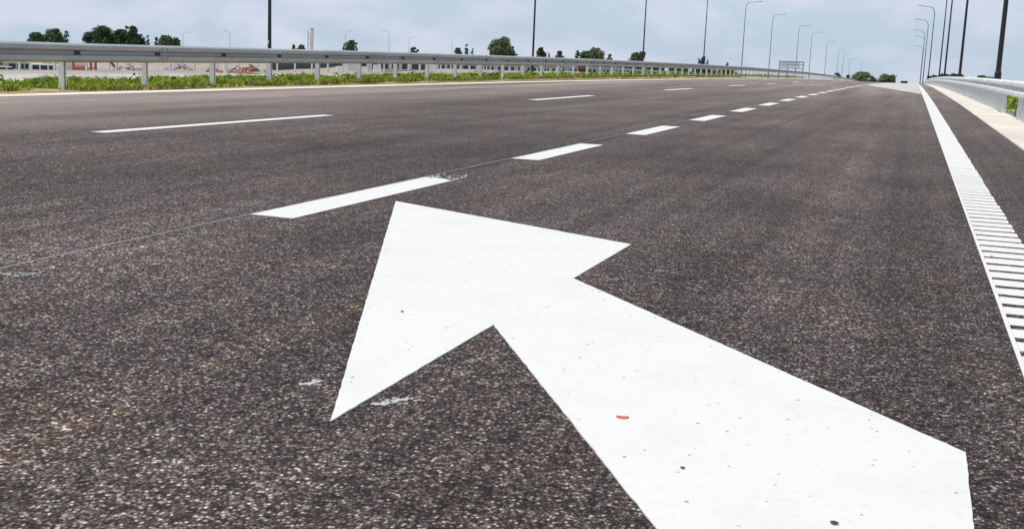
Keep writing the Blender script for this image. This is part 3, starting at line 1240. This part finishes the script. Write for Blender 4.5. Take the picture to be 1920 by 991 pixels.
# faint far lamps across the plain
for px, top, arm, lb in [(154, 61, 1, 'faint far lamp above the rail, left of the largest dark tree clump'), (343, 60, 1, 'faint far lamp right of the third tree clump'),
                         (431, 58, -1, 'faint far lamp left of the nearest left lamp post'), (648, 58, 1, 'faint far lamp above the spiky tree'),
                         (730, 58, -1, 'faint far lamp between the spiky tree and the low bush'), (767, 70, 1, 'faint shorter far lamp left of the low dark bush'),
                         (848, 71, -1, 'faint far lamp left of the thin leaning tree')]:
    d = 420 if top < 65 else 520
    P = ray_point(px, top, d)
    gz = terrain(P.x, P.y)
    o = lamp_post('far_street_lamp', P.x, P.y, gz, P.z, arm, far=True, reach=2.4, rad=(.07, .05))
    o.rotation_euler = (0, 0, .65)
    tag(o, lb, 'street lamp', 'faint lamps of a far road')

# white twin tower
P = ray_point(585, 55, 420)
gz = terrain(P.x, P.y)
root = empty('white_tower', (P.x, P.y, gz), .62)
tag(root, 'pale narrow twin tower standing above the left guard rail', 'tower')
H = P.z - gz
mb = MB()
mb.tube([(0, 0, -1), (0, 0, H)], .62, 20)
mb.build('shaft', M_white, root, smooth=False)
mb = MB()
mb.tube([(0, 0, -1), (0, 0, H - .4)], .25, 14)
o = mb.build('shaft', M_white, root)
o.location = (-1.35, 0, 0)
mb = MB()
mb.tube([(0, 0, 0), (0, 0, .25)], .68, 20)
mb.build('cap', M_frame, root).location = (0, 0, H - .02)
for q in range(5):
    mb = MB()
    mb.box((0, 0, 0), (1.2, .12, .12))
    mb.build('strut', M_frame, root).location = (-.9, 0, H * (.15 + .18 * q))

# large sign seen beyond the left rail
P0 = ray_point(1461, 114, 232)
P1 = ray_point(1508, 115, 232)
bz = terrain(P0.x, P0.y)
dirx = (P1 - P0)
dirx.z = 0
Wd = dirx.length
rz = math.atan2(dirx.y, dirx.x)
root = empty('road_sign', (P0.x, P0.y, bz), rz)
tag(root, 'wide pale road sign frame beyond the bend of the left guard rail', 'road sign')
HT = P0.z - bz
mpx = 232 / 2200
for xx in (.12, Wd * .36, Wd * .68, Wd - .12):
    mb = MB()
    mb.box((0, .08, HT / 2), (.16, .12, HT))
    mb.build('sign_post', M_frame, root).location = (xx, 0, 0)
for (zt, hh, mm, nm) in [(0.0, .22, M_lum, 'cross_bar'), (.24, .30, M_sign, 'sign_panel'), (.56, .16, M_lum, 'cross_bar'), (.76, .50, M_sign, 'sign_panel'), (1.30, .12, M_lum, 'cross_bar')]:
    mb = MB()
    if nm == 'sign_panel':
        w_ = Wd * .82
        mb.box((w_ / 2 + .1, 0, HT - zt - hh / 2), (w_, .05, hh))
    else:
        mb.box((Wd / 2, -.02, HT - zt - hh / 2), (Wd, .07, hh))
    mb.build(nm, mm, root)

# brown cabinet behind the rail
P = ray_point(1158, 143, 52)
gz = terrain(P.x, P.y)
root = empty('brown_cabinet', (-14.9, 54.5, zl(54.5) - .03))
tag(root, 'small rust brown box on a short post behind the left guard rail', 'cabinet')
mb = MB()
mb.box((0, 0, .42), (.34, .30, .30))
mb.box((0, 0, .585), (.38, .34, .03))
mb.build('box', M_rust, root)
mb = MB()
mb.box((0, 0, .13), (.09, .09, .30))
mb.build('post', M_rust, root)
root.scale = (1.1, 1.1, 1.0)

# ------------------------------------------------------------------ building site in the left background


def ground_at(px, dist):
    P = ray_point(px, 140, dist)
    return P.x, P.y, terrain(P.x, P.y)


def vehicle(name, px, dist, rz, L_, W_, H_, kind, mat, label, cat):
    x, y, z = ground_at(px, dist)
    root = empty(name, (x, y, z), rz)
    tag(root, label, cat)
    mb = MB()
    zb = .38
    if kind == 'van':
        side = [(-L_ / 2, zb), (L_ / 2 - .05, zb), (L_ / 2, zb + .55), (L_ / 2 - .35, zb + .75), (L_ / 2 - 1.15, H_), (-L_ / 2 + .1, H_), (-L_ / 2, H_ - .15)]
    else:
        side = [(-L_ / 2, zb), (L_ / 2, zb), (L_ / 2, zb + .45), (L_ / 2 - .9, zb + .55), (L_ / 2 - 1.6, H_), (-L_ / 2 + .9, H_), (-L_ / 2 + .15, zb + .6), (-L_ / 2, zb + .5)]
    n = len(side)
    vs = [(a, -W_ / 2, b) for a, b in side] + [(a, W_ / 2, b) for a, b in side]
    mb.add(vs, [tuple(range(n)), tuple(range(2 * n - 1, n - 1, -1))] + [((i + 1) % n, i, n + i, n + (i + 1) % n) for i in range(n)])
    mb.build('body', mat, root)
    hz = (zb + .55 + H_) / 2 + .05
    gh = (H_ - zb - .6) * .62
    for s in (-1, 1):
        mb = MB()
        for q in range(3):
            mb.box((L_ / 2 - 1.75 - q * 1.0, s * (W_ / 2 + .004), hz), (.82, .02, gh))
        mb.build('side_window', M_window, root)
    mb = MB()
    mb.box((-L_ / 2 - .006 if kind == 'van' else -L_ / 2 + .5, 0, hz), (.02, W_ * .8, gh))
    mb.build('rear_window', M_window, root)
    for a in (-L_ * .31, L_ * .31):
        for s in (-1, 1):
            mb = MB()
            mb.tube([(0, -.11, 0), (0, .11, 0)], .34, 16)
            t = mb.build('wheel', M_tyre, root)
            t.location = (a, s * (W_ / 2 - .08), .34)
            mb = MB()
            mb.tube([(0, -.02, 0), (0, .02, 0)], .2, 12)
            r = mb.build('rim', M_rim, t)
            r.location = (0, s * .11, 0)
    return root


D = 168
vehicle('parked_car', 14, D, .75, 4.3, 1.8, 1.45, 'car', M_cream, 'cream car parked at the left edge under the brown tarpaulin', 'car')
vehicle('parked_van', 43, D + 4, .75, 4.9, 1.9, 2.0, 'van', M_green, 'pale green van between the cream car and the pale van', 'van')
vehicle('parked_van', 92, D - 2, .55, 4.6, 1.9, 1.9, 'van', M_block, 'white van with dark windows left of the second visible rail post', 'van')
vehicle('parked_car', 66, D + 12, 2.2, 4.2, 1.75, 1.45, 'car', M_green, 'pale green car just left of the white van', 'car')

x, y, z = ground_at(14, D + 9)
root = empty('tarpaulin_shelter', (x, y, z), .7)
tag(root, 'brown tarpaulin shelter on posts behind the cream car', 'shelter')
mb = MB()
mb.add([(-2.6, -1.6, 2.0), (2.6, -1.6, 2.0), (2.6, 0, 2.9), (-2.6, 0, 2.9), (-2.6, 1.6, 2.0), (2.6, 1.6, 2.0), (-2.6, -1.6, 1.3), (2.6, -1.6, 1.3)],
       [(0, 1, 2, 3), (3, 2, 5, 4), (6, 7, 1, 0)])
o = mb.build('tarpaulin', M_brown, root)
md = o.modifiers.new('thickness', 'SOLIDIFY')
md.thickness = .05
for a in (-2.5, 2.5):
    for b in (-1.5, 1.5):
        mb = MB()
        mb.box((0, 0, 1.0), (.1, .1, 2.0))
        mb.build('post', M_frame, root).location = (a, b, 0)

# pale container, red machine frame, tank
x, y, z = ground_at(122, 185)
root = empty('site_container', (x, y, z), .6)
tag(root, 'pale site container right of the first thick rail post, beside the red frame', 'container')
mb = MB()
mb.box((0, 0, 1.25), (6.0, 2.4, 2.3))
for q in range(20):
    mb.box((-2.85 + q * .3, -1.215, 1.25), (.14, .03, 2.1))
mb.build('shell', M_cream, root)
mb = MB()
mb.box((3.01, 0, 1.2), (.03, 2.0, 2.0))
mb.build('door', M_green, root)

x, y, z = ground_at(160, 172)
root = empty('red_machine', (x, y, z), .55)
tag(root, 'faded red machine with open frame standing on the bare lot', 'machine')
mb = MB()
mb.box((-.6, 0, .75), (2.0, 1.4, .9))
mb.box((-.6, 0, 1.3), (1.4, 1.2, .3), taper=.8)
mb.build('hopper', M_red, root)
for a in (.75, 1.35, -1.5):
    for b in (-.65, .65):
        mb = MB()
        mb.box((0, 0, 1.1), (.18, .14, 2.2))
        mb.build('leg', M_red, root).location = (a, b, 0)
mb = MB()
mb.box((1.05, 0, 2.2), (.95, 1.5, .12))
mb.box((1.05, 0, 1.2), (.85, 1.5, .10))
mb.build('frame', M_red, root)
x, y, z = ground_at(213, 176)
root = empty('conveyor', (x, y, z), .5)
tag(root, 'dark slanting conveyor arm right of the red machine', 'conveyor')
mb = MB()
mb.box((0, 0, 1.4), (2.6, .5, .28), M=Matrix.Rotation(R(52), 3, 'Y'))
mb.build('belt', M_rust, root)
mb = MB()
mb.box((.5, 0, .6), (.14, .4, 1.2))
mb.box((-.5, 0, 1.2), (.14, .4, 2.4))
mb.build('stand', M_block, root)

# blocks, slabs and brick rubble
def plane_point(px, py, z):
    v = right * (px - 960) + down * (py - 495.5) + fwd * 2200
    t = (z - CAM_H) / v.z
    return Vector((v.x * t, v.y * t, z))


for px, dist, s, lb in [(640, 190, (1.5, .6, .9), 'low white block in front of the dark openings, left of centre'),
                        (683, 185, (1.2, .6, .9), 'white block left of the brightest square block in front of the long building'),
                        (707, 182, (1.2, .6, 1.2), 'bright square white block in front of the long building'),
                        (808, 190, (1.8, .6, 1.9), 'large white block at the right end of the block row')]:
    x, y, z = ground_at(px, dist)
    mb = MB()
    mb.box((0, 0, s[2] / 2), s, taper=.9)
    mb.box((0, 0, .09), (s[0] * 1.08, s[1] * 1.5, .18))
    o = mb.build('concrete_block', M_block, loc=(x, y, z))
    o.rotation_euler = (0, 0, .55)
    tag(o, lb, 'concrete block', 'white concrete blocks on the bare lot')
p = plane_point(423, 138, -.72)
mb = MB()
mb.tube([(0, 0, -.1), (0, 0, .82), (0, 0, .90), (0, 0, .93)], [.12, .12, .10, .03], 16)
tag(mb.build('white_bollard', M_block, loc=p), 'thick white bollard standing in the brick rubble between the third and fourth rail posts', 'bollard')
for px, py, sz, lb, mm in [(400, 137, .5, 'small brick pile left of the white bollard', M_brick), (444, 138, .9, 'wide reddish brick pile right of the white bollard', M_brick),
                           (462, 140, .6, 'low brick pile in front of the wider one', M_brick),
                           (472, 134, .8, 'brick pile beside the leaning white slab', M_brick), (335, 131, .8, 'grey rubble pile between the second and third rail posts', M_patch),
                           (240, 133, .8, 'grey green rubble pile left of the second rail post', M_patch)]:
    p = plane_point(px, py, -.72)
    mb = MB()
    for _ in range(70):
        rr = random.random() ** .6 * sz
        a = random.uniform(0, 6.28)
        hh = max(0.02, (1 - rr / sz) * sz * .6)
        s = random.uniform(.06, .14)
        Mx = Matrix.Rotation(random.uniform(0, 3), 3, 'Z') @ Matrix.Rotation(random.uniform(-.5, .5), 3, 'X')
        mb.box((math.cos(a) * rr, math.sin(a) * rr * .7, hh * random.random() + s * .2), (s * 1.8, s, s * .7), M=Mx)
    o = mb.build('rubble_pile', mm, loc=p)
    tag(o, lb, 'rubble pile', 'rubble piles beside the second carriageway')
p = plane_point(490, 141, -.72)
mb = MB()
mb.box((0, 0, .24), (.10, .5, .72), M=Matrix.Rotation(R(-48), 3, 'Y'))
mb.box((.36, 0, .05), (.5, .5, .12))
o = mb.build('leaning_slab', M_block, loc=p)
o.rotation_euler = (0, 0, .5)
tag(o, 'white slab leaning to the left beside the nearest left lamp post', 'slab')

# dark hedge wall seen below the rail, right of the nearest lamp
A = ground_at(508, 188)
B = ground_at(760, 330)
root = empty('dark_site_fence', A, math.atan2(B[1] - A[1], B[0] - A[0]))
tag(root, 'long dark screen fence behind the second row of posts, right of the nearest lamp', 'fence')
ln = math.hypot(B[0] - A[0], B[1] - A[1])
slope = (B[2] - A[2]) / ln
n = int(ln / 3)
for q in range(n):
    mb = MB()
    mb.box((q * 3 + 1.5, 0, slope * q * 3 + 1.0), (2.9, .06, 1.9))
    mb.build('screen_panel', M_dark, root)
mb = MB()
for q in range(n + 1):
    mb.box((q * 3, 0, slope * q * 3 + 1.0), (.12, .12, 2.2))
mb.build('fence_posts', M_frame, root)['kind'] = 'stuff'

# long low building with a row of dark openings
A = ground_at(655, 205)
B = ground_at(1175, 430)
ang = math.atan2(B[1] - A[1], B[0] - A[0])
ln = math.hypot(B[0] - A[0], B[1] - A[1])
slope = (B[2] - A[2]) / ln
root = empty('long_building', A, ang)
tag(root, 'long low white building with a row of dark openings seen under the left guard rail', 'building')
bay = ln / 48
wall = MB()
for q in range(48):
    x0_ = q * bay
    zz = slope * x0_
    wall.box((x0_ + bay * .14, 0, zz + .9), (bay * .28, 2.0, 3.2))
    wall.box((x0_ + bay * .64, 0, zz + 2.35), (bay * .72, 2.0, .3))
    wall.box((x0_ + bay * .64, 0, zz - .1), (bay * .72, 2.0, 1.0))
wall.build('wall', M_white, root)
for q in range(48):
    x0_ = q * bay
    mb = MB()
    mb.box((x0_ + bay * .64, -.90, slope * x0_ + 1.3), (bay * .719, .12, 1.79))
    mb.build('opening', M_dark, root)
mb = MB()
mb.box((ln / 2, 0, 0), (ln + 1, 2.6, .25), M=Matrix.Rotation(-math.atan(slope), 3, 'Y'))
o = mb.build('roof', M_frame, root)
o.location = (0, 0, slope * ln / 2 + 2.7)
